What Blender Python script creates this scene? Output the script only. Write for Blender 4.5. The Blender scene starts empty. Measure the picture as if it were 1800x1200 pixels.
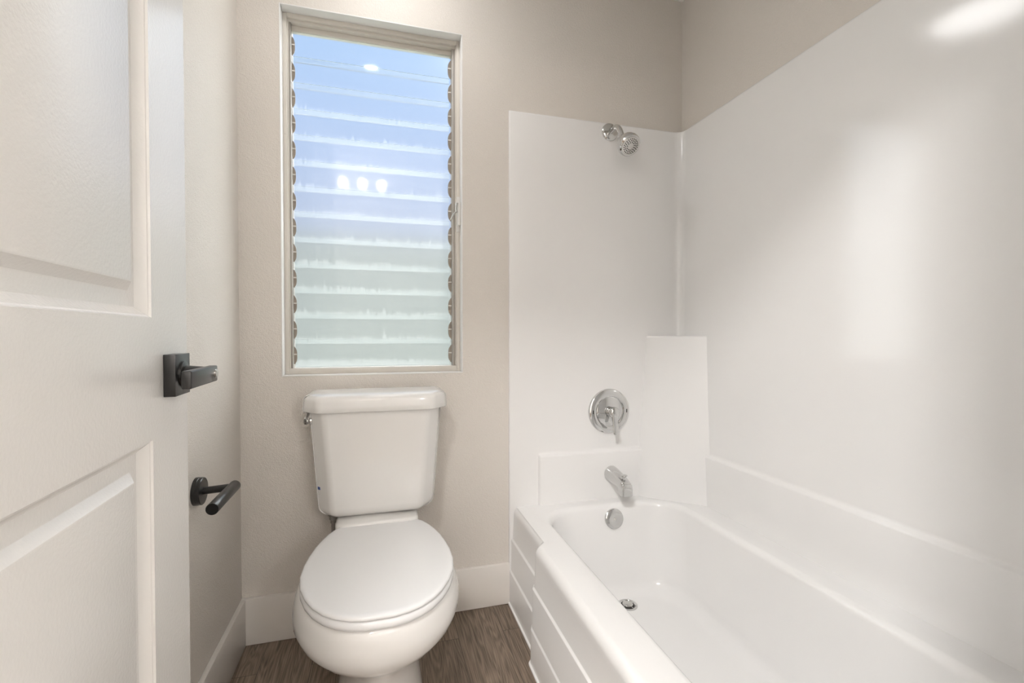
import bpy, bmesh, math, random
from mathutils import Vector, Matrix
random.seed(4)
sc = bpy.context.scene
COL = sc.collection
PI = math.pi

# ------------------------------------------------------------------ camera
FPX = 823.15
YAW, PITCH, ROLL = math.radians(15.683), math.radians(-0.945), math.radians(-0.023)
CH = 1.0383
cd = bpy.data.cameras.new('camera')
cam = bpy.data.objects.new('camera', cd)
COL.objects.link(cam)
cd.sensor_width = 36.0
cd.lens = FPX / 1800 * 36
cd.clip_start = 0.02
cam.location = (0, 0, CH)
cam.rotation_euler = (PI / 2 + PITCH, 0, -YAW)
sc.camera = cam

# ------------------------------------------------------------------ view + world
sc.view_settings.view_transform = 'Standard'
sc.view_settings.look = 'None'
sc.view_settings.gamma = 1
sc.view_settings.use_curve_mapping = False
sc.view_settings.exposure = 0.34

CEILING_LAMP = 11.0      # emission of the bathroom ceiling light
DOWNLIGHT = 28.0         # emission of the recessed downlight
WALL_FILL = 45.0        # emission of the fill globe added in the hall
HALL_FILL = 225.0         # emission of the fill light added on the hall ceiling
LX, LY = -.047, .55         # where the downlight sits
BULB = 70.0              # emission of the three hall bulbs

w = bpy.data.worlds.new('sky')
sc.world = w
w.use_nodes = True
nt = w.node_tree
nt.nodes.clear()
out = nt.nodes.new('ShaderNodeOutputWorld')
bg = nt.nodes.new('ShaderNodeBackground')
tc = nt.nodes.new('ShaderNodeTexCoord')
sx = nt.nodes.new('ShaderNodeSeparateXYZ')
cr = nt.nodes.new('ShaderNodeValToRGB')
cr.color_ramp.interpolation = 'LINEAR'
el = cr.color_ramp.elements
el[0].position = 0.0
el[0].color = (0.84, 0.84, 0.80, 1)
el[1].position = 1.0
el[1].color = (1.6, 1.6, 1.6, 1)
for p_, c_ in ((0.22, (0.52, 0.60, 0.80)), (0.40, (0.49, 0.64, 0.94)), (0.56, (0.43, 0.65, 0.99)), (0.72, (1.4, 1.45, 1.5))):
    e_ = el.new(p_)
    e_.color = (*c_, 1)
nt.links.new(tc.outputs['Generated'], sx.inputs[0])
nt.links.new(sx.outputs['Z'], cr.inputs[0])
# glow lobes added beside the window view to light walls and tub reflection
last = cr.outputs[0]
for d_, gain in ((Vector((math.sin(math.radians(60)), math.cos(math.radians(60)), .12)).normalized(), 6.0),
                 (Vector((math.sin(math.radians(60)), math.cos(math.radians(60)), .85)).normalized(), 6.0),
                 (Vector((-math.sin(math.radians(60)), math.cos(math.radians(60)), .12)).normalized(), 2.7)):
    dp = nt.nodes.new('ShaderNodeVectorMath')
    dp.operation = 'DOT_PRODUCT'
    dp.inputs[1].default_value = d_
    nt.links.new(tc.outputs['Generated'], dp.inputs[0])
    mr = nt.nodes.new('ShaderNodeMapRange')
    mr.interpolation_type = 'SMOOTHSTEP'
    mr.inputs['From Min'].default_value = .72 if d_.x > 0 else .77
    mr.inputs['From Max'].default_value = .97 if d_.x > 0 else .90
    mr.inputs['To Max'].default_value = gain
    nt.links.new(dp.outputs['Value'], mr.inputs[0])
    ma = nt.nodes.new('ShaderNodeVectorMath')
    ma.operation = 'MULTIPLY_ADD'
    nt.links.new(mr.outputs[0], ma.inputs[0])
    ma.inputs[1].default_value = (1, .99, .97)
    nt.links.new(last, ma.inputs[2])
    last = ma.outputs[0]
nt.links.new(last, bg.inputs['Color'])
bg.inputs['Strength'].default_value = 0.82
nt.links.new(bg.outputs[0], out.inputs['Surface'])

# ------------------------------------------------------------------ room numbers
XL, XT, XR, D = -0.4497, 0.4751, 1.2371, 1.7351      # left wall, tub unit, right wall, back wall
CEIL = 2.44
YF = 0.215                                            # inner face of the doorway wall
WX0, WX1, WZ0, WZ1 = -0.3228, 0.2964, 0.8928, 2.1450  # window opening

# ------------------------------------------------------------------ materials
def mat(name, col, rough=0.5, metal=0.0, spec=0.5, coat=0.0):
    m = bpy.data.materials.new(name)
    m.use_nodes = True
    b = m.node_tree.nodes['Principled BSDF']
    b.inputs['Base Color'].default_value = (*col, 1)
    b.inputs['Roughness'].default_value = rough
    b.inputs['Metallic'].default_value = metal
    b.inputs['Specular IOR Level'].default_value = spec
    b.inputs['Coat Weight'].default_value = coat
    return m

def nd(m, t, **kw):
    n = m.node_tree.nodes.new(t)
    for k, v in kw.items():
        setattr(n, k, v)
    return n

def ln(m, a, b):
    m.node_tree.links.new(a, b)

def add_bump(m, scale, strength, dist=0.002, detail=2.0, scale2=None):
    b = m.node_tree.nodes['Principled BSDF']
    t = nd(m, 'ShaderNodeTexCoord')
    n = nd(m, 'ShaderNodeTexNoise')
    n.inputs['Scale'].default_value = scale
    n.inputs['Detail'].default_value = detail
    ln(m, t.outputs['Object'], n.inputs['Vector'])
    bp = nd(m, 'ShaderNodeBump')
    bp.inputs['Strength'].default_value = strength
    bp.inputs['Distance'].default_value = dist
    h = n.outputs['Fac']
    if scale2:
        n2 = nd(m, 'ShaderNodeTexNoise')
        n2.inputs['Scale'].default_value = scale2
        n2.inputs['Detail'].default_value = 1.0
        ln(m, t.outputs['Object'], n2.inputs['Vector'])
        mx = nd(m, 'ShaderNodeMath', operation='ADD')
        ln(m, n.outputs['Fac'], mx.inputs[0])
        ln(m, n2.outputs['Fac'], mx.inputs[1])
        h = mx.outputs[0]
    ln(m, h, bp.inputs['Height'])
    ln(m, bp.outputs[0], b.inputs['Normal'])
    return m

M = {}
M['paint'] = add_bump(mat('greige_wall_paint', (0.76, 0.715, 0.66), 0.5, spec=.3), 130, 0.6, 0.0022, 3, 320)
M['ceiling'] = add_bump(mat('ceiling_paint', (0.88, 0.87, 0.85), 0.7), 130, 0.3)
M['trim'] = mat('white_trim_paint', (0.84, 0.80, 0.75), 0.3)
M['reveal'] = mat('white_reveal_paint', (0.86, 0.85, 0.83), 0.35)
M['door'] = add_bump(mat('white_door_paint', (0.84, 0.82, 0.79), 0.24), 210, 0.3, 0.0012, 2)
M['fiberglass'] = add_bump(mat('white_fiberglass', (0.90, 0.89, 0.878), 0.13, spec=0.5), 5, 0.06, 0.01, 1)
M['porcelain'] = mat('white_porcelain', (0.85, 0.835, 0.81), 0.07, coat=0.3)
M['seat'] = mat('white_seat_plastic', (0.87, 0.87, 0.87), 0.15)
M['chrome'] = mat('polished_chrome', (0.66, 0.66, 0.655), 0.06, metal=1.0)
M['brushed'] = mat('satin_chrome', (0.62, 0.61, 0.59), 0.25, metal=1.0)
M['dark_hole'] = mat('dark_rubber', (0.025, 0.022, 0.02), 0.6)
M['black'] = mat('matte_black_metal', (0.010, 0.0095, 0.0095), 0.3, spec=.6)
M['alu'] = mat('painted_window_aluminium', (0.70, 0.66, 0.60), 0.4)
M['alu_dark'] = mat('grey_window_channel', (0.40, 0.38, 0.35), 0.45, metal=0.3)
M['clip'] = mat('taupe_clip_metal', (0.34, 0.30, 0.255), 0.45, metal=0.2)
M['clip_tab'] = mat('pale_clip_tab', (0.78, 0.76, 0.72), 0.4)
M['white_plastic'] = mat('white_plastic', (0.78, 0.76, 0.73), 0.35)
M['blue'] = mat('blue_sticker', (0.05, 0.09, 0.28), 0.4)
M['braid'] = mat('braided_steel', (0.35, 0.33, 0.31), 0.35, metal=0.8)
M['outside_wall'] = mat('outside_stucco', (0.50, 0.51, 0.495), 0.9)
M['ground'] = mat('outside_ground', (0.55, 0.60, 0.48), 0.9)

def wood_floor():
    m = mat('wood_plank_vinyl', (0.2, 0.15, 0.1), 0.42)
    b = m.node_tree.nodes['Principled BSDF']
    tc = nd(m, 'ShaderNodeTexCoord')
    mp = nd(m, 'ShaderNodeMapping')
    mp.inputs['Rotation'].default_value = (0, 0, PI / 2)
    mp.inputs['Location'].default_value = (0.35, 0.058, 0)
    ln(m, tc.outputs['Object'], mp.inputs['Vector'])
    br = nd(m, 'ShaderNodeTexBrick', offset=0.37)
    br.inputs['Scale'].default_value = 1
    br.inputs['Brick Width'].default_value = 1.22
    br.inputs['Row Height'].default_value = 0.155
    br.inputs['Mortar Size'].default_value = 0.0009
    br.inputs['Mortar Smooth'].default_value = 0.3
    br.inputs['Color1'].default_value = (0.15, 0.15, 0.15, 1)
    br.inputs['Color2'].default_value = (0.95, 0.95, 0.95, 1)
    br.inputs['Mortar'].default_value = (0.5, 0.5, 0.5, 1)
    ln(m, mp.outputs[0], br.inputs['Vector'])
    # per-plank offset drives the grain
    wv = nd(m, 'ShaderNodeVectorMath', operation='MULTIPLY_ADD')
    ln(m, br.outputs['Color'], wv.inputs[0])
    wv.inputs[1].default_value = (7.0, 3.1, 5.0)
    ln(m, mp.outputs[0], wv.inputs[2])
    mp2 = nd(m, 'ShaderNodeMapping')
    mp2.inputs['Scale'].default_value = (0.9, 9.0, 1)
    ln(m, wv.outputs[0], mp2.inputs['Vector'])
    n1 = nd(m, 'ShaderNodeTexNoise')
    n1.inputs['Scale'].default_value = 1.6
    n1.inputs['Detail'].default_value = 2
    n1.inputs['Distortion'].default_value = 0.4
    ln(m, mp2.outputs[0], n1.inputs['Vector'])
    k = nd(m, 'ShaderNodeMath', operation='MULTIPLY')
    k.inputs[1].default_value = 105.0
    ln(m, n1.outputs['Fac'], k.inputs[0])
    s = nd(m, 'ShaderNodeMath', operation='SINE')
    ln(m, k.outputs[0], s.inputs[0])
    mp3 = nd(m, 'ShaderNodeMapping')
    mp3.inputs['Scale'].default_value = (6, 190, 1)
    ln(m, wv.outputs[0], mp3.inputs['Vector'])
    n2 = nd(m, 'ShaderNodeTexNoise')
    n2.inputs['Scale'].default_value = 1.5
    n2.inputs['Detail'].default_value = 4
    ln(m, mp3.outputs[0], n2.inputs['Vector'])
    a = nd(m, 'ShaderNodeMath', operation='MULTIPLY_ADD')
    ln(m, s.outputs[0], a.inputs[0])
    a.inputs[1].default_value = 0.085
    ln(m, n2.outputs['Fac'], a.inputs[2])
    r = nd(m, 'ShaderNodeValToRGB')
    r.color_ramp.elements[0].position = 0.25
    r.color_ramp.elements[0].color = (0.100, 0.070, 0.048, 1)
    r.color_ramp.elements[1].position = 0.78
    r.color_ramp.elements[1].color = (0.330, 0.255, 0.190, 1)
    ln(m, a.outputs[0], r.inputs[0])
    # plank tone
    hs = nd(m, 'ShaderNodeHueSaturation')
    ml = nd(m, 'ShaderNodeMapRange')
    ml.inputs['To Min'].default_value = 0.80
    ml.inputs['To Max'].default_value = 1.12
    ln(m, br.outputs['Color'], ml.inputs[0])
    ln(m, ml.outputs[0], hs.inputs['Value'])
    ln(m, r.outputs[0], hs.inputs['Color'])
    mx = nd(m, 'ShaderNodeMix', data_type='RGBA')
    ln(m, br.outputs['Fac'], mx.inputs['Factor'])
    ln(m, hs.outputs[0], mx.inputs[6])
    mx.inputs[7].default_value = (0.05, 0.037, 0.028, 1)
    ln(m, mx.outputs[2], b.inputs['Base Color'])
    bp = nd(m, 'ShaderNodeBump')
    bp.inputs['Strength'].default_value = 0.15
    bp.inputs['Distance'].default_value = 0.001
    ln(m, a.outputs[0], bp.inputs['Height'])
    ln(m, bp.outputs[0], b.inputs['Normal'])
    return m
M['floor'] = wood_floor()

def glass_mat(name, rough, dusty):
    m = bpy.data.materials.new(name)
    m.use_nodes = True
    t = m.node_tree
    t.nodes.clear()
    o = nd(m, 'ShaderNodeOutputMaterial')
    g = nd(m, 'ShaderNodeBsdfGlass')
    g.inputs['Roughness'].default_value = rough
    g.inputs['IOR'].default_value = 1.45
    g.inputs['Color'].default_value = (0.97, 0.985, 0.985, 1)
    if not dusty:
        ln(m, g.outputs[0], o.inputs['Surface'])
        return m
    # grime washed into short vertical streaks along the lower edge of each louver (UV v = height on the louver)
    uv = nd(m, 'ShaderNodeUVMap')
    sp = nd(m, 'ShaderNodeSeparateXYZ')
    ln(m, uv.outputs[0], sp.inputs[0])
    geo = nd(m, 'ShaderNodeTexCoord')
    mp = nd(m, 'ShaderNodeMapping')
    mp.inputs['Scale'].default_value = (120, 1, 6)
    ln(m, geo.outputs['Object'], mp.inputs['Vector'])
    n = nd(m, 'ShaderNodeTexNoise')
    n.inputs['Scale'].default_value = 1.0
    n.inputs['Detail'].default_value = 3
    ln(m, mp.outputs[0], n.inputs['Vector'])
    n2 = nd(m, 'ShaderNodeTexNoise')
    n2.inputs['Scale'].default_value = 9.0
    n2.inputs['Detail'].default_value = 2
    ln(m, geo.outputs['Object'], n2.inputs['Vector'])
    # streak height
    a = nd(m, 'ShaderNodeMath', operation='MULTIPLY_ADD')
    ln(m, n.outputs['Fac'], a.inputs[0])
    a.inputs[1].default_value = 0.62
    a.inputs[2].default_value = -0.13
    a2 = nd(m, 'ShaderNodeMath', operation='MULTIPLY_ADD')
    ln(m, n2.outputs['Fac'], a2.inputs[0])
    a2.inputs[1].default_value = 0.18
    ln(m, a.outputs[0], a2.inputs[2])
    d = nd(m, 'ShaderNodeMath', operation='SUBTRACT')
    ln(m, a2.outputs[0], d.inputs[0])
    ln(m, sp.outputs['Y'], d.inputs[1])
    st = nd(m, 'ShaderNodeMapRange')
    st.inputs['From Min'].default_value = 0.0
    st.inputs['From Max'].default_value = 0.12
    st.inputs['To Max'].default_value = 0.11
    ln(m, d.outputs[0], st.inputs[0])
    # the grime is thin on the two top louvers (UV u carries louver index)
    mu = nd(m, 'ShaderNodeMath', operation='MULTIPLY')
    ln(m, st.outputs[0], mu.inputs[0])
    ln(m, sp.outputs['X'], mu.inputs[1])
    # fine all-over film
    mp3 = nd(m, 'ShaderNodeMapping')
    mp3.inputs['Scale'].default_value = (420, 1, 420)
    ln(m, geo.outputs['Object'], mp3.inputs['Vector'])
    n3 = nd(m, 'ShaderNodeTexNoise')
    n3.inputs['Scale'].default_value = 1.0
    n3.inputs['Detail'].default_value = 2
    ln(m, mp3.outputs[0], n3.inputs['Vector'])
    fl = nd(m, 'ShaderNodeMath', operation='MULTIPLY_ADD')
    ln(m, n3.outputs['Fac'], fl.inputs[0])
    fl.inputs[1].default_value = 0.012
    ln(m, mu.outputs[0], fl.inputs[2])
    tr = nd(m, 'ShaderNodeBsdfTranslucent')
    tr.inputs['Color'].default_value = (0.95, 0.96, 0.95, 1)
    mx = nd(m, 'ShaderNodeMixShader')
    ln(m, fl.outputs[0], mx.inputs[0])
    ln(m, g.outputs[0], mx.inputs[1])
    ln(m, tr.outputs[0], mx.inputs[2])
    ln(m, mx.outputs[0], o.inputs['Surface'])
    return m
M['glass_in'] = glass_mat('louver_glass_inner_face', 0.05, False)
M['glass_out'] = glass_mat('louver_glass_frosted_face', 0.30, True)

def emit(name, col, s):
    m = bpy.data.materials.new(name)
    m.use_nodes = True
    t = m.node_tree
    t.nodes.clear()
    o = nd(m, 'ShaderNodeOutputMaterial')
    e = nd(m, 'ShaderNodeEmission')
    e.inputs['Color'].default_value = (*col, 1)
    e.inputs['Strength'].default_value = s
    ln(m, e.outputs[0], o.inputs['Surface'])
    return m

# ------------------------------------------------------------------ mesh helpers
def link(name, bm, m, parent=None, smooth=35, mats=None):
    bmesh.ops.recalc_face_normals(bm, faces=bm.faces[:]) if not getattr(bm, '_keep', False) else None
    me = bpy.data.meshes.new(name)
    bm.to_mesh(me)
    bm.free()
    for mm in (mats or [m]):
        me.materials.append(mm)
    if smooth:
        for p in me.polygons:
            p.use_smooth = True
        me.set_sharp_from_angle(angle=math.radians(smooth))
    o = bpy.data.objects.new(name, me)
    COL.objects.link(o)
    if parent:
        o.parent = parent
    return o

def tag(o, label, cat, group=None):
    o['label'] = label
    o['category'] = cat
    if group:
        o['group'] = group
    return o

def struct(o, label=None):
    o['kind'] = 'structure'
    if label:
        o['label'] = label
    return o

def thing(name, label, cat, loc, group=None):
    o = bpy.data.objects.new(name, None)
    o.empty_display_size = 0.05
    COL.objects.link(o)
    o.location = loc
    return tag(o, label, cat, group)

def place(o, parent):
    """parent a mesh written in room coordinates to a thing that stands somewhere else"""
    o.parent = parent
    pm = parent.location.copy()
    pr = parent.parent
    while pr:
        pm = pm + pr.location
        pr = pr.parent
    o.location = -pm
    return o

def box(bm, x0, x1, y0, y1, z0, z1, bev=0.0, seg=2):
    vs = [bm.verts.new((x, y, z)) for x in (x0, x1) for y in (y0, y1) for z in (z0, z1)]
    f = [(0, 1, 3, 2), (4, 6, 7, 5), (0, 4, 5, 1), (2, 3, 7, 6), (0, 2, 6, 4), (1, 5, 7, 3)]
    fs = [bm.faces.new([vs[i] for i in q]) for q in f]
    if bev:
        es = set(e for q in fs for e in q.edges)
        bmesh.ops.bevel(bm, geom=list(es), offset=bev, segments=seg, profile=0.5, affect='EDGES')
    return vs

def boxobj(name, m, dims, bev=0, parent=None, seg=2):
    bm = bmesh.new()
    box(bm, *dims, bev=bev, seg=seg)
    return link(name, bm, m, parent)

def loft(bm, rings, closed=True, cap0=False, cap1=False):
    vr = [[bm.verts.new(p) for p in r] for r in rings]
    n = len(vr[0])
    for a, b in zip(vr[:-1], vr[1:]):
        for i in range(n if closed else n - 1):
            j = (i + 1) % n
            bm.faces.new((a[i], a[j], b[j], b[i]))
    if cap0:
        bm.faces.new(list(reversed(vr[0])))
    if cap1:
        bm.faces.new(vr[-1])
    return vr

def frame_of(d):
    d = Vector(d).normalized()
    u = d.orthogonal().normalized()
    return d, u, d.cross(u)

def lathe(bm, org, axis, prof, n=40, cap0=True, cap1=True):
    """prof: list of (distance along axis, radius)"""
    org = Vector(org)
    d, u, v = frame_of(axis)
    rings = []
    for h, r in prof:
        rings.append([org + d * h + (u * math.cos(t) + v * math.sin(t)) * max(r, 1e-5) for t in [2 * PI * i / n for i in range(n)]])
    return loft(bm, rings, True, cap0, cap1)

def tube(bm, pts, rad, n=20, cap=True):
    """pts list of points, rad one radius or list"""
    pts = [Vector(p) for p in pts]
    if not isinstance(rad, (list, tuple)):
        rad = [rad] * len(pts)
    rings = []
    u = None
    for i, p in enumerate(pts):
        a = pts[max(i - 1, 0)]
        b = pts[min(i + 1, len(pts) - 1)]
        t = (b - a).normalized()
        if u is None:
            u = t.orthogonal().normalized()
        u = (u - t * u.dot(t)).normalized()
        v = t.cross(u)
        rings.append([p + (u * math.cos(q) + v * math.sin(q)) * rad[i] for q in [2 * PI * k / n for k in range(n)]])
    return loft(bm, rings, True, cap, cap)

def bez(p0, p1, p2, n=12):
    p0, p1, p2 = Vector(p0), Vector(p1), Vector(p2)
    return [p0 * (1 - t) ** 2 + p1 * 2 * t * (1 - t) + p2 * t * t for t in [i / n for i in range(n + 1)]]

def rrect(x0, x1, y0, y1, r, k=10, m=6):
    """rounded rectangle with fixed vertex count, counter-clockwise"""
    r = min(r, (x1 - x0) / 2 - 1e-4, (y1 - y0) / 2 - 1e-4)
    pts = []
    cs = [(x1 - r, y1 - r, 0), (x0 + r, y1 - r, PI / 2), (x0 + r, y0 + r, PI), (x1 - r, y0 + r, 1.5 * PI)]
    for q in range(4):
        cx, cy, a0 = cs[q]
        arc = [(cx + r * math.cos(a0 + PI / 2 * i / k), cy + r * math.sin(a0 + PI / 2 * i / k)) for i in range(k + 1)]
        pts += arc
        nx, ny, na = cs[(q + 1) % 4]
        nxt = (nx + r * math.cos(na), ny + r * math.sin(na))
        for i in range(1, m):
            t = i / m
            pts.append((arc[-1][0] * (1 - t) + nxt[0] * t, arc[-1][1] * (1 - t) + nxt[1] * t))
    return pts

# ================================================================== ROOM SHELL
HX0, HX1, HY0 = -1.15, 1.45, -1.65      # the hall the picture is taken from
YB = YF - 0.115

struct(boxobj('floor', M['floor'], (HX0 - .1, HX1 + .1, HY0 - .1, D + .1, -.06, 0)), 'brown wood plank floor')
struct(boxobj('ceiling', M['ceiling'], (HX0 - .1, HX1 + .1, HY0 - .1, D + .14, CEIL, CEIL + .06)))

def wall_with_hole(name, m, x0, x1, y0, y1, z0, z1, hx0, hx1, hz0, hz1):
    bm = bmesh.new()
    def quad(ps):
        bm.faces.new([bm.verts.new(p) for p in ps])
    xs = [x0, hx0, hx1, x1]
    zs = [z0, hz0, hz1, z1]
    for y in (y0, y1):
        for i in range(3):
            for j in range(3):
                if i == 1 and j == 1:
                    continue
                if hz0 <= z0 and i == 1 and j == 0:
                    continue
                if zs[j + 1] - zs[j] < 1e-6:
                    continue
                quad([(xs[i], y, zs[j]), (xs[i + 1], y, zs[j]), (xs[i + 1], y, zs[j + 1]), (xs[i], y, zs[j + 1])])
    def rim(a0, a1, b0, b1):
        quad([(a0, y0, b0), (a0, y1, b0), (a0, y1, b1), (a0, y0, b1)])
        quad([(a1, y0, b0), (a1, y1, b0), (a1, y1, b1), (a1, y0, b1)])
        quad([(a0, y0, b1), (a0, y1, b1), (a1, y1, b1), (a1, y0, b1)])
        if b0 > z0 or a0 == x0:
            quad([(a0, y0, b0), (a0, y1, b0), (a1, y1, b0), (a1, y0, b0)])
    rim(x0, x1, z0, z1)
    rim(hx0, hx1, max(hz0, z0), hz1)
    bmesh.ops.remove_doubles(bm, verts=bm.verts[:], dist=1e-5)
    return link(name, bm, m, smooth=0)

struct(wall_with_hole('wall_back', M['paint'], XL - .1, XR + .1, D, D + .14, 0, CEIL, WX0, WX1, WZ0, WZ1), 'greige painted wall around the louvered window')
struct(boxobj('wall_left', M['paint'], (XL - .1, XL, YF, D, 0, CEIL)), 'greige painted wall behind the open door')
struct(boxobj('wall_right', M['paint'], (XR, XR + .1, YF, D, 0, CEIL)), 'greige painted wall above the tub surround')
struct(wall_with_hole('wall_front', M['paint'], HX0, HX1, YB, YF, 0, CEIL, -.345, .435, 0, 2.05))
struct(boxobj('wall_hall_left', M['ceiling'], (HX0 - .1, HX0, HY0, YB, 0, CEIL)))
struct(boxobj('wall_hall_right', M['ceiling'], (HX1, HX1 + .1, HY0, YB, 0, CEIL)))
struct(boxobj('wall_hall_back', M['ceiling'], (HX0 - .1, HX1 + .1, HY0 - .1, HY0, 0, CEIL)))

# baseboards
BT = 0.0149
BH = 0.1568
bm = bmesh.new()
box(bm, XL, XT - .001, D - BT, D, 0.001, BH, bev=.0025)
struct(link('baseboard_back', bm, M['trim']), 'white baseboard behind the toilet')
bm = bmesh.new()
box(bm, XL, XL + BT, YF + .003, D - BT - .0003, 0.001, BH, bev=.0025)
struct(link('baseboard_left', bm, M['trim']), 'white baseboard along the left wall')

# white liner of the window recess
bm = bmesh.new()
T_ = .004
R0, R1 = D - .0015, D + .132
box(bm, WX0, WX0 + T_, R0, R1, WZ0, WZ1, bev=.0012)
box(bm, WX1 - T_, WX1, R0, R1, WZ0, WZ1, bev=.0012)
box(bm, WX0 + T_, WX1 - T_, R0, R1, WZ1 - T_, WZ1, bev=.0012)
box(bm, WX0 + T_, WX1 - T_, R0, R1, WZ0, WZ0 + T_, bev=.0012)
struct(link('trim_1', bm, M['reveal']), 'white painted recess of the window')

# ================================================================== WINDOW
win = bpy.data.objects.new('window_1', None)
COL.objects.link(win)
win.location = ((WX0 + WX1) / 2, D + .04, WZ0)
struct(win, 'frosted glass louver window in a pale aluminium frame')
fx0, fx1, fz0, fz1 = WX0 + T_, WX1 - T_, WZ0 + T_, WZ1 - T_
FY0 = D + .038
bm = bmesh.new()
def ring_frame(bm, x0, x1, z0, z1, wl, wt, wb, y0, y1, bev=.0015):
    box(bm, x0, x0 + wl, y0, y1, z0, z1, bev=bev)
    box(bm, x1 - wl, x1, y0, y1, z0, z1, bev=bev)
    box(bm, x0 + wl, x1 - wl, y0, y1, z1 - wt, z1, bev=bev)
    box(bm, x0 + wl, x1 - wl, y0, y1, z0, z0 + wb, bev=bev)
ring_frame(bm, fx0, fx1, fz0, fz1, .013, .016, .020, FY0, FY0 + .062)
# a second stepped lip on the left jamb and under the head
box(bm, fx0 + .013, fx0 + .0165, FY0 + .006, FY0 + .062, fz0 + .02, fz1 - .016, bev=.001)
box(bm, fx1 - .0165, fx1 - .013, FY0 + .006, FY0 + .062, fz0 + .02, fz1 - .016, bev=.001)
box(bm, fx0 + .0165, fx1 - .0165, FY0 + .010, FY0 + .062, fz1 - .024, fz1 - .016, bev=.001)
# head weather strip that the top louver closes against
box(bm, fx0 + .0165, fx1 - .0165, FY0 + .030, FY0 + .055, fz1 - .040, fz1 - .024, bev=.001)
# flat screw heads on the jambs
for x, z in ((fx0 + .007, fz0 + .29), (fx0 + .007, fz0 + .83), (fx0 + .008, fz0 + .012), (fx1 - .008, fz0 + .012)):
    lathe(bm, (x, FY0 + .001, z), (0, -1, 0), [(0, .003), (.002, .003), (.0026, .002)], 12)
place(link('window_frame', bm, M['alu']), win)
# channels
for s in (-1, 1):
    bm = bmesh.new()
    x = fx0 + .0165 if s < 0 else fx1 - .0165
    q = 1 if s < 0 else -1
    a, b = sorted((x, x + q * (.007 if s < 0 else .011)))
    box(bm, a, b, FY0 + .014, FY0 + .058, fz0 + .02, fz1 - .024, bev=.0008)
    place(link('side_channel', bm, M['alu_dark']), win)

# louvers
NL = 13
gx0, gx1 = fx0 + .0265, fx1 - .0335
top_z, bot_z = fz1 - .036, fz0 + .0205
pitch = (top_z - bot_z - .010) / NL
TH = math.radians(5.0)
SL = pitch + .016
GY = FY0 + .036
bm = bmesh.new()
uvl = bm.loops.layers.uv.new('UVMap')
louv = []
for i in range(NL):
    zt = top_z - i * pitch
    # local slat: from top (inside) to bottom (outside)
    tvec = Vector((0, math.sin(TH), -math.cos(TH)))
    nvec = Vector((0, -math.cos(TH), -math.sin(TH)))
    ptop = Vector((0, GY, zt))
    th = .005
    A = [ptop, ptop + tvec * SL]                     # inner face
    B = [p - nvec * th for p in A]                   # outer face
    if i == NL - 1:
        A[1] = ptop + tvec * (pitch + .008)
        B[1] = A[1] - nvec * th
    cross = [A[0], A[1], B[1], B[0]]
    v0 = [bm.verts.new((gx0, p.y, p.z)) for p in cross]
    v1 = [bm.verts.new((gx1, p.y, p.z)) for p in cross]
    vv = [1, 0, 0, 1]
    amt = 0.05 if i == 0 else (0.35 if i == 1 else 1.0)
    for k in range(4):
        j = (k + 1) % 4
        f = bm.faces.new((v0[k], v0[j], v1[j], v1[k]))
        f.material_index = 1 if k == 2 else 0
        for lp, val in zip(f.loops, (vv[k], vv[j], vv[j], vv[k])):
            lp[uvl].uv = (amt, val)
    f = bm.faces.new(v0[::-1]); f2 = bm.faces.new(v1)
    louv.append((ptop, tvec, nvec))
place(link('louver_panes', bm, None, smooth=0, mats=[M['glass_in'], M['glass_out']]), win)

# clips that hold each louver end
for s in (-1, 1):
    xe = gx0 if s < 0 else gx1
    q = 1 if s < 0 else -1
    xo = xe - q * .0015 - q * 0.002
    bm = bmesh.new()
    bt = bmesh.new()
    for i, (pt, tv, nv) in enumerate(louv):
        c = pt + tv * (pitch * .62) + nv * .0035
        # rounded bracket blade lying against the pane's end, seen from the room
        prof = []
        hh = pitch * .40
        for k in range(13):
            t = -1 + 2 * k / 12
            wd = .0135 * (1 - abs(t) ** 3.2)
            prof.append((wd, t * hh))
        ring0, ring1 = [], []
        xin = xo - q * .004
        outl = [(0, -hh)] + prof + [(0, hh)]
        for wd, h in outl:
            P = c + tv * h
            ring0.append((xin + q * (wd + .001), P.y, P.z))
            P2 = P + nv * .003
            ring1.append((xin + q * (wd + .001), P2.y, P2.z))
        loft(bm, [ring0, ring1], True, True, True)
        tb = pt + tv * (pitch * .62 - .004) + nv * .007
        a, b = sorted((xin + q * .002, xin + q * .0135))
        box(bt, a, b, tb.y - .0012, tb.y + .0012, tb.z - .0022, tb.z + .0022)
        # curved finger that links the clip to the channel
        e0 = c + tv * (hh * .9)
        pts = bez((xin + q * .001, e0.y - .006, e0.z), (xin - q * .006, e0.y - .010, e0.z - pitch * .2), (xin + q * .000, e0.y - .006, e0.z - pitch * .42), 6)
        tube(bt, pts, .0012, 6)
    bmesh.ops.remove_doubles(bm, verts=bm.verts[:], dist=1e-6)
    place(link('louver_clips', bm, M['clip']), win)
    place(link('clip_tabs', bt, M['clip_tab']), win)

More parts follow.
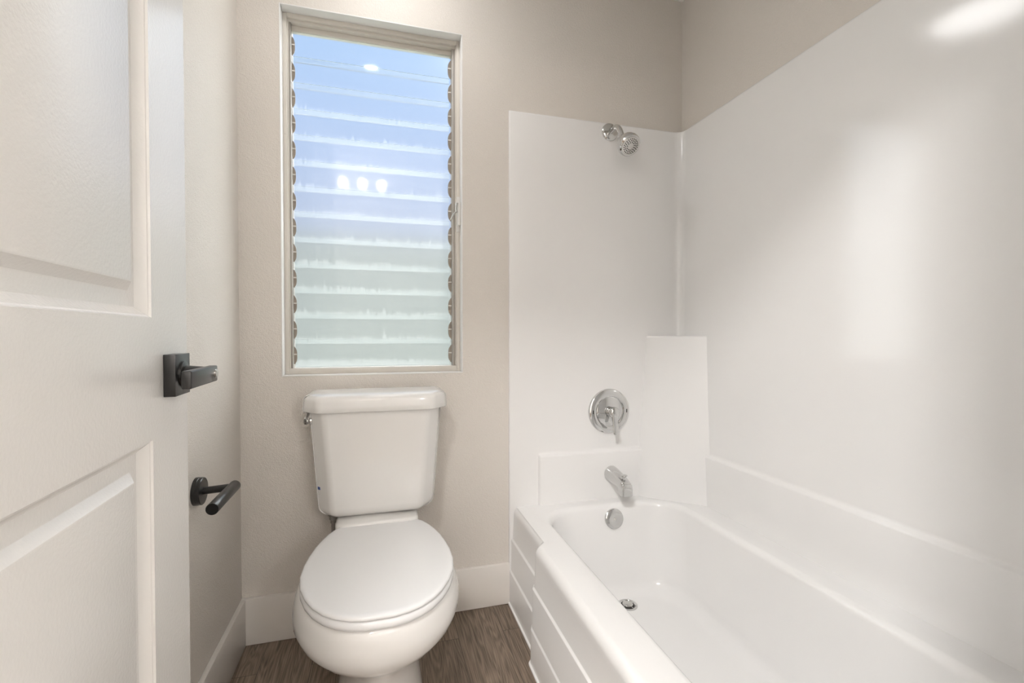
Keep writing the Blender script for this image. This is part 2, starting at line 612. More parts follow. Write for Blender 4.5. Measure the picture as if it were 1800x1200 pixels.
# operator on the right jamb
ozc = 1.49
oxc = fx1 - .0065
bm = bmesh.new()
box(bm, oxc - .007, oxc + .006, FY0 - .004, FY0 + .001, ozc - .066, ozc + .066, bev=.0012)
op = place(link('operator_plate', bm, M['white_plastic']), win)
bm = bmesh.new()
box(bm, oxc - .0045, oxc + .0065, FY0 - .022, FY0 - .003, ozc - .045, ozc + .042, bev=.004, seg=3)
place(link('operator_housing', bm, M['white_plastic']), win)
bm = bmesh.new()
tube(bm, bez((oxc - .003, FY0 - .014, ozc + .006), (oxc - .018, FY0 - .018, ozc + .008), (oxc - .026, FY0 + .012, ozc - .018), 8), .0028, 10)
tube(bm, bez((oxc - .008, FY0 - .016, ozc + .006), (oxc - .012, FY0 - .022, ozc + .02), (oxc - .008, FY0 - .022, ozc + .038), 8), [.0035] * 5 + [.0045] * 4, 10)
place(link('operator_crank', bm, M['brushed']), win)

# ================================================================== OUTSIDE
struct(boxobj('ground_outside', M['ground'], (-8, 9, D + .35, 14, -.5, -.3)))
struct(boxobj('wall_outside', M['outside_wall'], (-2.4, 2.4, 5.0, 5.2, -.3, 2.05)), 'pale blue-grey outdoor wall blurred behind the louvers')

# ================================================================== DOOR
dr_base = Vector((-.324, .842, 0))
DA = math.radians(2.5)
dt = Vector((-math.sin(DA), math.cos(DA), 0))
dn = Vector((math.cos(DA), math.sin(DA), 0))
def dP(s, z, h=0.0):
    return dr_base + dt * s + dn * h + Vector((0, 0, z))
s0, s1 = -.645, .1065
p0, p1 = -.505, -.040
zz = [.012, .22, .882, 1.062, 1.915, 2.032]
bm = bmesh.new()
ss = [s0, p0, p1, s1]
def dq(a, b, c, d):
    bm.faces.new([bm.verts.new(v) for v in (a, b, c, d)])
for i in range(3):
    for j in range(5):
        if i == 1 and j in (1, 3):
            prof = [(0, 0), (.0015, -.0028), (.0035, -.0036), (.0045, -.0052), (.0125, -.0145), (.0145, -.0158), (.034, -.0158), (.036, -.0152), (.0475, -.0058), (.050, -.0050)]
            a, b, c, d = ss[i], ss[i + 1], zz[j], zz[j + 1]
            rings = [[dP(a + o, c + o, h), dP(b - o, c + o, h), dP(b - o, d - o, h), dP(a + o, d - o, h)] for o, h in prof]
            loft(bm, rings, True, False, True)
        else:
            dq(dP(ss[i], zz[j]), dP(ss[i + 1], zz[j]), dP(ss[i + 1], zz[j + 1]), dP(ss[i], zz[j + 1]))
TD = -.035
dq(dP(s0, zz[0], TD), dP(s1, zz[0], TD), dP(s1, zz[-1], TD), dP(s0, zz[-1], TD))
for i in range(3):
    for z in (zz[0], zz[-1]):
        dq(dP(ss[i], z), dP(ss[i + 1], z), dP(ss[i + 1], z, TD), dP(ss[i], z, TD))
for j in range(5):
    for s in (s0, s1):
        dq(dP(s, zz[j]), dP(s, zz[j + 1]), dP(s, zz[j + 1], TD), dP(s, zz[j], TD))
bmesh.ops.remove_doubles(bm, verts=bm.verts[:], dist=1e-5)
door = link('door_1', bm, M['door'], smooth=20)
struct(door, 'open white two-panel door with a black lever')
# handle: square rose, round neck, flat lever pointing back to the hinge side, privacy button
HZ = .973
def dbox(bm, sa, sb, za, zb, ha, hb, bev=.001, seg=2):
    vs = box(bm, 0, 1, 0, 1, 0, 1)
    k = 0
    for i in (sa, sb):
        for j in (ha, hb):
            for l in (za, zb):
                vs[k].co = dP(i, l, j)
                k += 1
    es = set(e for v in vs for e in v.link_edges)
    bmesh.ops.bevel(bm, geom=list(es), offset=bev, segments=seg, profile=.5, affect='EDGES')
bm = bmesh.new()
dbox(bm, -.0005, .0655, HZ - .033, HZ + .033, .0003, .0165, .0008)
rose = link('door_handle', bm, M['black'], door)
rose['label'] = 'black square door handle'
bm = bmesh.new()
lathe(bm, dP(.033, HZ, .0165), dn, [(0, .0215), (.003, .0215), (.005, .014), (.030, .0115), (.034, .0115)], 32)
link('neck', bm, M['black'], rose)
bm = bmesh.new()
dbox(bm, -.083, .047, HZ - .0135, HZ + .0125, .049, .062, .0022, 3)
link('lever', bm, M['black'], rose)
bm = bmesh.new()
lathe(bm, dP(.0345, HZ, .062), dn, [(0, .0075), (.0006, .0075), (.0008, .0062), (.0022, .0062), (.003, .0052)], 24)
link('privacy_button', bm, M['brushed'], rose)

# ================================================================== TUB UNIT
tub = thing('bathtub_shower', 'white one-piece fiberglass bathtub with moulded shower walls', 'bathtub', (XT, D, 0))
ZR = .372
SF = .012                     # how far the moulded wall stands off the wall
YT0 = YF + .004
def smooth(a, b, x):
    t = max(0, min(1, (x - a) / (b - a)))
    return t * t * (3 - 2 * t)

# apron: a stepped profile swept along the tub, set back by the wall end
bm = bmesh.new()
ys = [D - .002, D - .004, 1.60, 1.45, 1.425] + [1.42 - i * .0035 for i in range(13)] + [1.36, 1.2, 1.0, .8, .6, .4, YT0]
rings = []
for y in ys:
    t = smooth(1.378, 1.422, y)      # 1 near the wall end, 0 on the main run
    def mixv(a, b):
        return a * (1 - t) + b * t
    xt, xm1, xm2, xb = mixv(.4635, .4915), mixv(.4600, .4870), mixv(.4530, .4800), mixv(.4475, .4735)
    za, zb = mixv(.243, .249), mixv(.116, .128)
    pr = [(xb - .006, 0.001), (xb - .006, .006), (xb, .008), (xb + .0005, zb - .004), (xb + .0015, zb - .001), (xm2 - .001, zb + .001),
          (xm2, zb + .004), (xm2 + .0005, za - .004), (xm2 + .0015, za - .001), (xm1 - .001, za + .001), (xm1, za + .004), (xt - .0005, ZR - .040)]
    r = .024
    for k in range(9):
        a = PI - PI / 2 * k / 8
        pr.append((xt + r + r * math.cos(a), ZR - r * 1.15 + r * 1.15 * math.sin(a)))
    pr.append((.536, ZR + .0002))
    rings.append([(x, y, z) for x, z in pr])
loft(bm, rings, False)
apron = place(link('apron', bm, M['fiberglass'], smooth=50), tub)

# rim and basin
bm = bmesh.new()
def brect(x0, x1, y0, y1, r, z):
    return [(x, y, z) for x, y in rrect(x0, x1, y0, y1, r, 12, 8)]
IX0, IX1, IY0, IY1 = .560, 1.135, .33, 1.668
rings = [brect(.500, XR - .004, YT0, D - .004, .004, ZR),
         brect(.545, 1.17, .29, 1.69, .05, ZR),
         brect(IX0, IX1, IY0, IY1, .13, ZR - .0005)]
for k in range(1, 7):
    a = PI / 2 * k / 6
    o = .022 * math.sin(a)
    rings.append(brect(IX0 + o, IX1 - o, IY0 + o, IY1 - o, .13, ZR - .0005 - .022 * (1 - math.cos(a))))
x0, x1, y0, y1, zt = IX0 + .022, IX1 - .022, IY0 + .022, IY1 - .022, ZR - .0225
for t in (.2, .4, .6, .78):
    z = zt + (.085 - zt) * t
    rings.append(brect(x0 + .030 * t, x1 - .030 * t, y0 + .20 * t, y1 - .052 * t, .13, z))
bx0, bx1, by0, by1 = x0 + .030, x1 - .030, y0 + .20, y1 - .052
for k in range(0, 7):
    a = PI / 2 * k / 6
    o = .055 * (1 - math.cos(a))
    rings.append(brect(bx0 + o * .9, bx1 - o * .9, by0 + o, by1 - o, .13, .052 + .045 * (1 - math.sin(a))))
rings.append(brect(bx0 + .12, bx1 - .12, by0 + .14, by1 - .14, .10, .0505))
rings.append(brect(bx0 + .2, bx1 - .2, by0 + .4, by1 - .3, .02, .0500))
loft(bm, rings, True, False, True)
place(link('basin', bm, M['fiberglass'], smooth=60), tub)

# moulded walls: a plan polyline lofted upward
ZS = 1.8874
ZL = .566
def plan(off, low):
    """polyline from the apron edge of the plumbing wall round the long wall to the front end"""
    f = off
    P = [(XT - .0015, D - .0002), (XT - .0015, D - f + .004), (XT + .0005, D - f + .001), (XT + .004, D - f)]
    st = .0125 * low
    # start of the lower raised field on the plumbing wall
    P += [(.585, D - f), (.590, D - f), (.5925, D - f - st * .3), (.596, D - f - st * .9), (.600, D - f - st)]
    R = .035
    xr, yb = XR - f - st, D - f - st
    P.append((.85, yb))
    for k in range(9):
        a = PI / 2 - PI / 2 * k / 8
        P.append((xr - R + R * math.cos(a), yb - R + R * math.sin(a)))
    P += [(xr, 1.3), (xr, 1.0), (xr, .7)]
    yf = YT0 + f + st
    for k in range(9):
        a = -PI / 2 * k / 8
        P.append((xr - R + R * math.cos(a), yf + R + R * math.sin(a)))
    P += [(.85, yf), (XT + .004, YT0 + f), (XT - .0015, YT0 + f - .004), (XT - .0015, YT0)]
    return P
bm = bmesh.new()
lv = []
lv.append((.002, plan(SF, 0)))                    # the flange runs down to the floor beside the apron
lv[0] = (.372, plan(SF, 1))
lv[0] = (.003, plan(SF, 1))
for z, q in ((.45, 1), (ZL - .010, 1), (ZL - .006, .95), (ZL - .003, .75), (ZL, .45), (ZL + .003, .2), (ZL + .007, .05), (ZL + .012, 0), (.8, 0), (1.2, 0), (1.6, 0), (ZS - .010, 0)):
    lv.append((z, plan(SF, q)))
for k in range(1, 6):
    a = PI / 2 * k / 5
    lv.append((ZS - .006 + .006 * math.sin(a), plan(SF - .0115 * (1 - math.cos(a)), 0)))
loft(bm, [[(x, y, z) for x, y in p] for z, p in lv], False)
place(link('shower_wall', bm, M['fiberglass'], smooth=50), tub)
# corner column that ends in a flat shelf
bm = bmesh.new()
def colring(z, g, o):
    """g widens the foot, o pulls the top edge in"""
    A = (1.061 - g * .050, D - SF + .003)
    a2 = (1.078 - g * .040, D - .044 - g * .012)
    b2 = (1.190 - g * .004, 1.583 - g * .030)
    B = (XR - SF + .003, 1.550 - g * .035)
    C = (XR - SF + .003, D - SF + .003)
    base = [A, a2, b2, B]
    pts = []
    # round the polyline corners
    def rc(p, q, r, rad):
        p, q, r = Vector(p), Vector(q), Vector(r)
        u, v = (p - q).normalized() * rad, (r - q).normalized() * rad
        return [tuple(x) for x in bez((*(q + u), 0), (*q, 0), (*(q + v), 0), 6)]
    def v2(t):
        return (t[0], t[1])
    pts.append(A)
    pts += [v2(t) for t in rc(A, a2, b2, .018)]
    pts += [v2(t) for t in rc(a2, b2, B, .018)]
    pts.append(B)
    pts.append(C)
    cx, cy = C
    return [(cx + (x - cx) * (1 - o), cy + (y - cy) * (1 - o), z) for x, y in pts]
rings = []
for i in range(11):
    t = i / 10
    z = ZR - .002 + (1.020 - ZR) * t
    rings.append(colring(z, (1 - t) ** 1.3, 0))
for k in range(1, 6):
    a = PI / 2 * k / 5
    rings.append(colring(1.020 + .010 * math.sin(a), 0, .055 * (1 - math.cos(a))))
loft(bm, rings, True, True, True)
place(link('corner_shelf', bm, M['fiberglass'], smooth=50), tub)

# overflow plate on the sloping end, drain in the floor
def end_wall_y(z):
    t = (zt - z) / (zt - .085)
    return y1 - .052 * t
oz = .318
oy = end_wall_y(oz)
slope = Vector((0, -(zt - .085), .052)).normalized()
bm = bmesh.new()
lathe(bm, (.872, oy + .002, oz), slope, [(0, .038), (.006, .0385), (.010, .0375), (.0125, .034), (.0135, .022), (.0138, .006), (.0136, .0045)], 48)
ovf = place(link('overflow_plate', bm, M['chrome']), tub)
ovf['label'] = 'round chrome overflow plate'
bm = bmesh.new()
c = Vector((.872, oy + .002, oz)) + slope * .0136
lathe(bm, c, slope, [(0, .0048), (.0012, .0046), (.0018, .003), (.0008, .0022), (.0008, .001)], 20)
sc_ = link('screw', bm, M['brushed'], ovf)
bm = bmesh.new()
DX, DY = .862, 1.512
def bz():
    return .0512
lathe(bm, (DX, DY, .049), (0, 0, 1), [(0, .036), (.0045, .0355), (.0055, .033), (.0050, .030), (.0025, .0275), (.0025, .001)], 44, True, True)
dr = place(link('drain', bm, M['chrome']), tub)
dr['label'] = 'round chrome drain'
bm = bmesh.new()
lathe(bm, (DX, DY, .0517), (0, 0, 1), [(0, .0255), (.0006, .0255), (.0008, .024)], 36)
hole = link('drain_opening', bm, M['dark_hole'], dr)
bm = bmesh.new()
lathe(bm, (DX, DY, .0522), (0, 0, 1), [(0, .019), (.004, .019), (.0065, .016), (.0075, .006), (.0078, .001)], 32)
for k in range(4):
    a = k * PI / 2 + .3
    tube(bm, [(DX + .010 * math.cos(a), DY + .010 * math.sin(a), .0535), (DX + .0265 * math.cos(a), DY + .0265 * math.sin(a), .0535)], .002, 8)
link('stopper', bm, M['brushed'], dr)

# ================================================================== SHOWER FITTINGS
FXC = .8925
WY = D - SF
sh = thing('showerhead', 'small chrome shower head on a bent arm above the tub', 'shower head', (FXC, WY, 1.849))
bm = bmesh.new()
lathe(bm, (FXC, WY + .001, 1.849), (0, -1, 0), [(0, .035), (.005, .035), (.009, .032), (.0115, .025), (.013, .0125), (.0135, .011)], 44)
place(link('wall_flange', bm, M['chrome']), sh)
bm = bmesh.new()
hd = Vector((0.05, -.74, -.66)).normalized()
hb = Vector((FXC + .002, WY - .098, 1.786))
pts = [Vector((FXC, WY - .008, 1.849)), Vector((FXC, WY - .03, 1.850))] + bez((FXC, WY - .045, 1.850), (FXC, WY - .082, 1.845), hb, 10)
tube(bm, pts, .0105, 20)
place(link('arm', bm, M['chrome']), sh)
bm = bmesh.new()
lathe(bm, hb - hd * .010, hd, [(0, .0125), (.008, .0145), (.012, .015), (.016, .0155), (.030, .022), (.045, .034), (.055, .0405), (.066, .0425), (.076, .0425), (.082, .0405), (.085, .036), (.0845, .034)], 48)
hh_ = place(link('head', bm, M['chrome']), sh)
fc = hb - hd * .010 + hd * .0845
bm = bmesh.new()
lathe(bm, fc, hd, [(0, .034), (.0016, .0335), (.003, .028), (.0036, .012), (.0037, .001)], 40)
link('spray_face', bm, M['brushed'], hh_)
bm = bmesh.new()
_, u_, v_ = frame_of(hd)
for rr, n_ in ((.0140, 11), (.0205, 16), (.0270, 22)):
    for k in range(n_):
        a = 2 * PI * k / n_ + rr * 60
        c = fc + (u_ * math.cos(a) + v_ * math.sin(a)) * rr
        hgt = .0037 - .9 * (rr / .034) ** 4 * .002
        lathe(bm, c + hd * (hgt - .002), hd, [(0, .0019), (.0030, .0019), (.0036, .0015)], 8)
nz = link('nozzles', bm, M['dark_hole'], hh_)
nz['label'] = 'dark rubber nozzles'

vz = .7245
va = thing('shower_valve', 'round chrome shower valve with lever handle above the tub spout', 'faucet valve', (FXC, WY, vz))
bm = bmesh.new()
lathe(bm, (FXC, WY + .001, vz), (0, -1, 0), [(0, .0905), (.004, .0905), (.009, .088), (.012, .082), (.0135, .074), (.0145, .064), (.0135, .0615), (.0105, .060), (.010, .058), (.014, .048), (.0175, .034), (.019, .022), (.0192, .019)], 64)
esc = place(link('escutcheon', bm, M['chrome']), va)
for s in (-1, 1):
    bm = bmesh.new()
    box(bm, FXC + s * .0745 - .0016, FXC + s * .0745 + .0016, WY - .0142, WY - .010, vz - .007, vz + .007, bev=.0005)
    link('slot', bm, M['dark_hole'], esc)
bm = bmesh.new()
lathe(bm, (FXC, WY - .017, vz), (0, -1, 0), [(0, .0205), (.010, .0200), (.018, .0195), (.019, .0185)], 40)
place(link('sleeve', bm, M['chrome']), va)
bm = bmesh.new()
lathe(bm, (FXC, WY - .036, vz), (0, -1, 0), [(0, .0215), (.003, .0225), (.012, .0222), (.018, .0195), (.022, .013), (.0235, .004), (.0236, .0005)], 40)
# flat lever hanging from the hub
rings = []
for z, hw, ya, yb in ((.008, .010, .010, .0205), (-.008, .013, .008, .0225), (-.020, .0118, .010, .0225), (-.035, .0108, .014, .024), (-.055, .0112, .019, .0275), (-.072, .0118, .0225, .0305), (-.080, .0115, .0245, .0315), (-.083, .009, .0255, .031)):
    rings.append([(x, y, vz + z) for x, y in [(p[0], p[1]) for p in rrect(FXC - hw, FXC + hw, WY - .036 - yb, WY - .036 - ya, .0035, 4, 2)]])
loft(bm, rings, True, True, True)
place(link('lever_handle', bm, M['chrome']), va)

spz = .474
YP = D - SF - .0125
sp_ = thing('tub_spout', 'chrome tub spout with diverter knob below the round valve', 'tub spout', (FXC + .004, YP, spz))
bm = bmesh.new()
rings = []
SXC = FXC + .004
for d, cz, hw, hz in ((0, 0, .028, .0295), (.004, 0, .0305, .0315), (.012, -.0005, .030, .031), (.035, -.002, .0275, .028), (.060, -.004, .0255, .0235), (.085, -.0075, .0240, .0205), (.105, -.012, .0230, .0205), (.118, -.017, .0225, .0215), (.128, -.0225, .0220, .0205), (.133, -.027, .0205, .0170)):
    ring = []
    for k in range(32):
        a = 2 * PI * k / 32
        e = 2.0 + min(d / .1, 1) * 1.3
        cx_, sz_ = math.cos(a), math.sin(a)
        ring.append((SXC + hw * math.copysign(abs(cx_) ** (2 / e), cx_), YP + .001 - d, spz + cz + hz * math.copysign(abs(sz_) ** (2 / e), sz_)))
    rings.append(ring)
loft(bm, rings, True, True, True)
# downturned outlet
rings = []
for z, g in ((-.006, -.004), (-.010, -.0005), (-.018, .0005), (-.036, .0015), (-.049, .0015), (-.051, 0)):
    rings.append([(x, y, spz + z) for x, y in rrect(SXC - .0205 - g, SXC + .0205 + g, YP - .1365 - g, YP - .100, .006, 5, 2)])
loft(bm, rings, True, True, True)
spo = place(link('spout_body', bm, M['chrome']), sp_)
bm = bmesh.new()
lathe(bm, (SXC, YP - .108, spz + .004), (0, 0, 1), [(0, .0055), (.012, .0055), (.014, .011), (.0165, .0125), (.019, .0118), (.020, .009)], 28)
place(link('diverter_knob', bm, M['chrome']), sp_)

# ================================================================== TOILET
TX = -.011
to = thing('toilet', 'white two-piece toilet with closed lid under the window', 'toilet', (TX, 1.25, 0))
def egg(cx, yb, yf, hw, z, n=64, yc=None, fb=2.0, ff=2.0, flat=None):
    """plan outline: widest at yc, rounded front (small y) and back"""
    if yc is None:
        yc = yf + (yb - yf) * .52
    pts = []
    for k in range(n):
        a = 2 * PI * k / n
        c_, s_ = math.cos(a), math.sin(a)
        e = ff if s_ < 0 else fb
        L = (yc - yf) if s_ < 0 else (yb - yc)
        x = cx + hw * math.copysign(abs(c_) ** (2 / e), c_)
        y = yc + L * math.copysign(abs(s_) ** (2 / e), s_)
        pts.append((x, y, z))
    return pts
# bowl: rim, bulge, neck, foot in one loft
bm = bmesh.new()
B = [  # z, yback, yfront, halfwidth, ycentre, back exponent
    (.001, 1.66, 1.135, .118, 1.40, 3.2),
    (.012, 1.66, 1.130, .121, 1.40, 3.2),
    (.03, 1.66, 1.132, .119, 1.40, 3.2),
    (.08, 1.66, 1.143, .112, 1.40, 3.2),
    (.14, 1.66, 1.150, .107, 1.40, 3.2),
    (.185, 1.66, 1.140, .107, 1.38, 3.0),
    (.226, 1.66, 1.122, .112, 1.36, 2.8),
    (.247, 1.66, 1.104, .119, 1.35, 2.7),
    (.264, 1.66, 1.088, .131, 1.33, 2.6),
    (.278, 1.66, 1.070, .148, 1.32, 2.6),
    (.290, 1.65, 1.052, .168, 1.30, 2.5),
    (.304, 1.63, 1.034, .188, 1.29, 2.5),
    (.322, 1.60, 1.020, .201, 1.285, 2.5),
    (.345, 1.57, 1.010, .208, 1.28, 2.5),
    (.368, 1.55, 1.006, .2075, 1.28, 2.5),
    (.390, 1.54, 1.006, .202, 1.275, 2.5),
    (.406, 1.535, 1.008, .196, 1.27, 2.5),
    (.415, 1.53, 1.013, .190, 1.27, 2.5),
    (.418, 1.52, 1.022, .182, 1.27, 2.5)]
CXB = -.006
rings = [egg(CXB, yb, yf, hw, z, 72, yc, fb) for z, yb, yf, hw, yc, fb in B]
loft(bm, rings, True, True, True)
# deck behind the seat that carries the tank
rings = []
for z, g in ((.30, -.02), (.36, 0), (.43, .004), (.452, .003), (.457, -.003)):
    rings.append([(x, y, z) for x, y in rrect(TX - .122 - g, TX + .122 + g, 1.50 - g * .5, 1.705, .03, 6, 3)])
loft(bm, rings, True, True, True)
place(link('bowl', bm, M['porcelain'], smooth=60), to)

# outline of the lid, traced on its top plane
half = [(1.014, 0), (1.0145, .030), (1.021, .058), (1.035, .086), (1.056, .112), (1.086, .136), (1.125, .157), (1.170, .173), (1.225, .182), (1.280, .1815), (1.330, .1765), (1.380, .168), (1.425, .156), (1.462, .143), (1.490, .129), (1.506, .116), (1.513, .100), (1.514, .05), (1.514, 0)]
def lid_ring(z, o, cx=-.0045):
    pts = []
    for y, x in half[:-1]:
        pts.append((x, y))
    for y, x in half[:0:-1]:
        pts.append((-x, y))
    cxm, cym = 0, 1.27
    res = []
    n = len(pts)
    for i, (x, y) in enumerate(pts):
        a, b = pts[i - 1], pts[(i + 1) % n]
        tx, ty = b[0] - a[0], b[1] - a[1]
        L = math.hypot(tx, ty)
        nx, ny = ty / L, -tx / L
        if o < -.012:                     # inner rings shrink towards the middle
            k = 1 + o / .18
            res.append((cx + x * k, 1.27 + (y - 1.27) * k, z))
        else:
            res.append((cx + x + nx * o, y + ny * o, z))
    return res
bm = bmesh.new()
rings = [lid_ring(.4392, -.004), lid_ring(.4392, .0025), lid_ring(.4405, .0045), lid_ring(.4440, .0050), lid_ring(.4468, .0040), lid_ring(.4487, .001), lid_ring(.4496, -.003), lid_ring(.450, -.010), lid_ring(.4503, -.05), lid_ring(.4505, -.09)]
loft(bm, rings, True, True, True)
sl = place(link('lid', bm, M['seat'], smooth=50), to)
bm = bmesh.new()
rings = [lid_ring(.4183, -.006), lid_ring(.4183, .002), lid_ring(.420, .0048), lid_ring(.426, .0058), lid_ring(.4325, .0052), lid_ring(.4362, .002), lid_ring(.4378, -.002), lid_ring(.4382, -.008)]
loft(bm, rings, True, True, True)
place(link('seat', bm, M['seat'], smooth=50), to)
for s in (-1, 1):
    bm = bmesh.new()
    box(bm, TX + s * .07 - .02, TX + s * .07 + .02, 1.506, 1.528, .430, .4525, bev=.005, seg=3)
    place(link('hinge', bm, M['seat']), to)

# tank
def tank_ring(z, hw, yf, ch, cy, o=0, yb=1.716, rad=.014):
    """half width, front y, how far each front corner is cut back (x, y)"""
    A = (TX + hw - o, yb - o)
    Bp = (TX + hw - o, yf + cy + o * .4)
    Cp = (TX + hw - ch - o * .4, yf + o)
    Dp = (TX - hw + ch + o * .4, yf + o)
    Ep = (TX - hw + o, yf + cy + o * .4)
    Fp = (TX - hw + o, yb - o)
    poly = [A, Bp, Cp, Dp, Ep, Fp]
    rads = [.012, rad, rad, rad, rad, .012]
    pts = []
    n = len(poly)
    for i in range(n):
        p, q, r = Vector(poly[i - 1]), Vector(poly[i]), Vector(poly[(i + 1) % n])
        u = (p - q); v = (r - q)
        rr = min(rads[i], u.length * .45, v.length * .45)
        u = u.normalized() * rr; v = v.normalized() * rr
        pts += [(t.x, t.y, z) for t in bez((*(q + u), 0), (*q, 0), (*(q + v), 0), 6)]
    # gentle bow of the front
    res = []
    for x, y, zz_ in pts:
        if y < yf + cy:
            y += .010 * ((x - TX) / hw) ** 2
        res.append((x, y, zz_))
    return res
bm = bmesh.new()
rings = []
def tk(z, o=0):
    t = (z - .47) / (.80 - .47)
    hw = .181 + (.205 - .181) * t
    yf = 1.530 + (1.516 - 1.530) * t
    return tank_ring(z, hw, yf, .045, .050, o)
for k in range(0, 7):
    a = PI / 2 * k / 6
    rings.append(tk(.460 + .034 * (1 - math.cos(a)), .034 * (1 - math.sin(a))))
for z in (.55, .62, .70, .76, .802):
    rings.append(tk(z))
loft(bm, rings, True, True, True)
place(link('tank', bm, M['porcelain'], smooth=50), to)
bm = bmesh.new()
rings = []
for z, o in ((.797, .006), (.7975, .001), (.800, -.001), (.815, -.0005), (.832, .001), (.840, .003), (.846, .008), (.8495, .016), (.8515, .030), (.8525, .06)):
    rings.append(tank_ring(z, .222, 1.500, .048, .052, o, yb=1.722))
loft(bm, rings, True, True, True)
place(link('tank_lid', bm, M['porcelain'], smooth=50), to)
# flush lever on the left flank
fl0 = Vector((TX - .2015, 1.585, .766))
bm = bmesh.new()
lathe(bm, fl0 + Vector((.002, 0, 0)), (-1, -.15, 0), [(0, .0165), (.004, .0165), (.006, .013), (.010, .0105), (.015, .0135), (.020, .0125), (.0235, .007), (.024, .0008)], 28)
tube(bm, bez(fl0 + Vector((-.014, 0, .002)), fl0 + Vector((-.018, .03, .004)), fl0 + Vector((-.019, .075, .012)), 8), [.006] * 5 + [.0065, .007, .007, .0055], 14)
fl = place(link('flush_lever', bm, M['chrome']), to)
fl['label'] = 'chrome flush lever'
# blue sticker
bm = bmesh.new()
t_ = (.553 - .47) / .33
hwv = .181 + .024 * t_
q0 = Vector((TX - hwv, 1.5265 + .050 + .010, 0))
q1 = Vector((TX - hwv + .045, 1.5265 + .006, 0))
qd = (q1 - q0).normalized()
qn = Vector((qd.y, -qd.x, 0))
if qn.y > 0:
    qn = -qn
vs = box(bm, 0, 1, 0, 1, 0, 1)
k = 0
for a_ in (.010, .022):
    for n_ in (-.003, .0012):
        for z_ in (.5485, .5575):
            p_ = q0 + qd * a_ + qn * n_
            vs[k].co = (p_.x, p_.y, z_)
            k += 1
bs = place(link('sticker', bm, M['blue']), to)
bs['label'] = 'small blue sticker'
# supply hose and tank nut
bm = bmesh.new()
lathe(bm, (-.150, 1.605, .462), (0, 0, -1), [(0, .016), (.008, .016), (.010, .012), (.022, .012), (.024, .0085), (.034, .0085)], 12)
tube(bm, bez((-.150, 1.605, .432), (-.150, 1.605, .25), (-.17, 1.70, .22), 14), .0055, 12)
place(link('supply_hose', bm, M['braid']), to)

# ================================================================== PAPER HOLDER
ph = thing('toilet_paper_holder', 'matte black toilet paper holder on left wall beside toilet', 'toilet paper holder', (XL, 1.342, .642))
bm = bmesh.new()
lathe(bm, (XL + .0002, 1.342, .642), (1, 0, 0), [(0, .0345), (.0085, .0345), (.0095, .0335), (.0100, .0340), (.0165, .0340), (.018, .0325)], 48)
place(link('wall_plate', bm, M['black']), ph)
bm = bmesh.new()
tube(bm, [(XL + .016, 1.342, .642), (XL + .086, 1.342, .6465)], .0092, 24)
place(link('post', bm, M['black']), ph)
bm = bmesh.new()
XBAR = XL + .086
lathe(bm, (XBAR, 1.354, .6468), (0, -1, 0), [(0, .010), (.001, .0122), (.003, .0135), (.172, .0135), (.1735, .0128), (.1737, .0005)], 32)
place(link('roll_bar', bm, M['black']), ph)

# ================================================================== LAMPS
cl = thing('recessed_light', 'small round recessed downlight in the ceiling just inside the doorway', 'ceiling light', (LX, LY, CEIL))
bm = bmesh.new()
lathe(bm, (LX, LY, CEIL - .0005), (0, 0, -1), [(0, .085), (.003, .085), (.005, .080), (.004, .046), (.002, .043)], 48)
place(link('trim_ring', bm, M['white_plastic']), cl)
bm = bmesh.new()
lathe(bm, (LX, LY, CEIL - .003), (0, 0, -1), [(0, .042), (.004, .041), (.006, .036), (.007, .001)], 40)
place(link('diffuser', bm, emit('lit_diffuser', (1.0, .99, .982), DOWNLIGHT)), cl)

fl_ = thing('ceiling_light', 'round domed ceiling light above the toilet and tub', 'ceiling light', (.05, 1.38, CEIL))
bm = bmesh.new()
lathe(bm, (.05, 1.38, CEIL - .0005), (0, 0, -1), [(0, .17), (.012, .17), (.016, .165), (.016, .155)], 48)
place(link('base_ring', bm, M['white_plastic']), fl_)
bm = bmesh.new()
lathe(bm, (.05, 1.38, CEIL - .016), (0, 0, -1), [(0, .152), (.012, .145), (.026, .11), (.034, .05), (.036, .001)], 40)
place(link('diffuser', bm, emit('lit_dome', (1.0, .99, .982), CEILING_LAMP)), fl_)

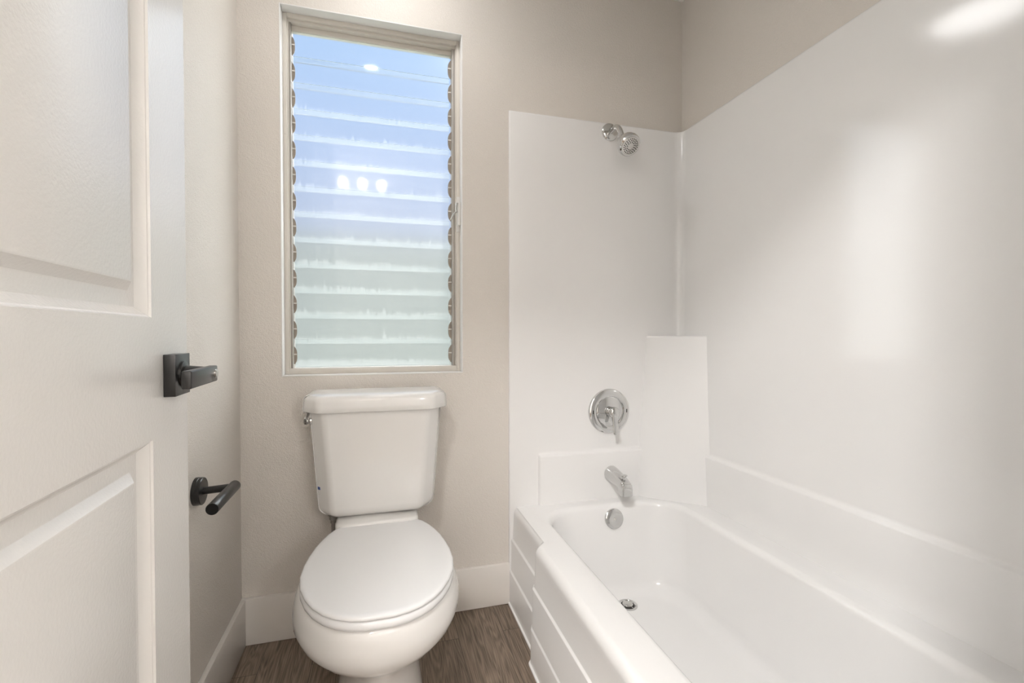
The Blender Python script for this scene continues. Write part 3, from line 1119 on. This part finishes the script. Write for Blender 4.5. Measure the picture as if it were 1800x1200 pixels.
hl = thing('hall_fill_light', 'added round fill light on the hall ceiling, out of view left of the doorway', 'ceiling light', (-.55, -.45, CEIL))  # made-up lamp, brightens the tub through the doorway and the hall bounce
bm = bmesh.new()
lathe(bm, (-.55, -.45, CEIL - .0005), (0, 0, -1), [(0, .145), (.012, .145), (.016, .14), (.016, .132)], 48)
place(link('base_ring', bm, M['white_plastic']), hl)
bm = bmesh.new()
lathe(bm, (-.55, -.45, CEIL - .016), (0, 0, -1), [(0, .13), (.012, .125), (.026, .09), (.034, .04), (.036, .001)], 40)
place(link('diffuser', bm, emit('hall_fill_diffuser', (1.0, .99, .982), HALL_FILL)), hl)

VY, VZ, VX = HY0, 1.93, -.17
va_ = thing('vanity_light', 'three-bulb vanity light on the hall wall behind the viewer', 'vanity light', (VX, VY, VZ))
bm = bmesh.new()
box(bm, VX - .32, VX + .32, VY + .0005, VY + .025, VZ - .04, VZ + .06, bev=.006)
place(link('back_plate', bm, M['brushed']), va_)
mb = emit('lit_bulb', (1.0, .86, .78), BULB)
for k in (-1, 0, 1):
    bm = bmesh.new()
    x = VX + k * .19
    tube(bm, bez((x, VY + .02, VZ), (x, VY + .09, VZ), (x, VY + .10, VZ + .03), 8), .012, 16)
    arm_ = place(link('lamp_arm', bm, M['brushed']), va_)
    bm = bmesh.new()
    lathe(bm, (x, VY + .10, VZ + .02), (0, 0, 1), [(0, .014), (.008, .026), (.03, .033), (.055, .034), (.08, .027), (.09, .001)], 28)
    place(link('glass_shade', bm, mb), va_)

SX, SY, SZ = .82, HY0, 1.60
wl = thing('wall_fill_globe', 'added white globe fill light on the hall wall, unseen behind the viewer', 'fill light', (SX, SY, SZ))  # invented globe, put here to lift the left and back walls
bm = bmesh.new()
lathe(bm, (SX, SY + .0005, SZ - .10), (0, 1, 0), [(0, .05), (.012, .05), (.018, .042), (.02, .012), (.09, .010)], 32)
place(link('wall_bracket', bm, M['brushed']), wl)
bm = bmesh.new()
lathe(bm, (SX, SY + .09, SZ - .125), (0, 0, 1), [(0, .012), (.02, .012), (.03, .03), (.032, .03), (.05, .07), (.08, .10), (.12, .115), (.16, .105), (.20, .07), (.22, .03), (.225, .001)], 32)
place(link('glass_globe', bm, emit('fill_globe', (1.0, .99, .982), WALL_FILL)), wl)
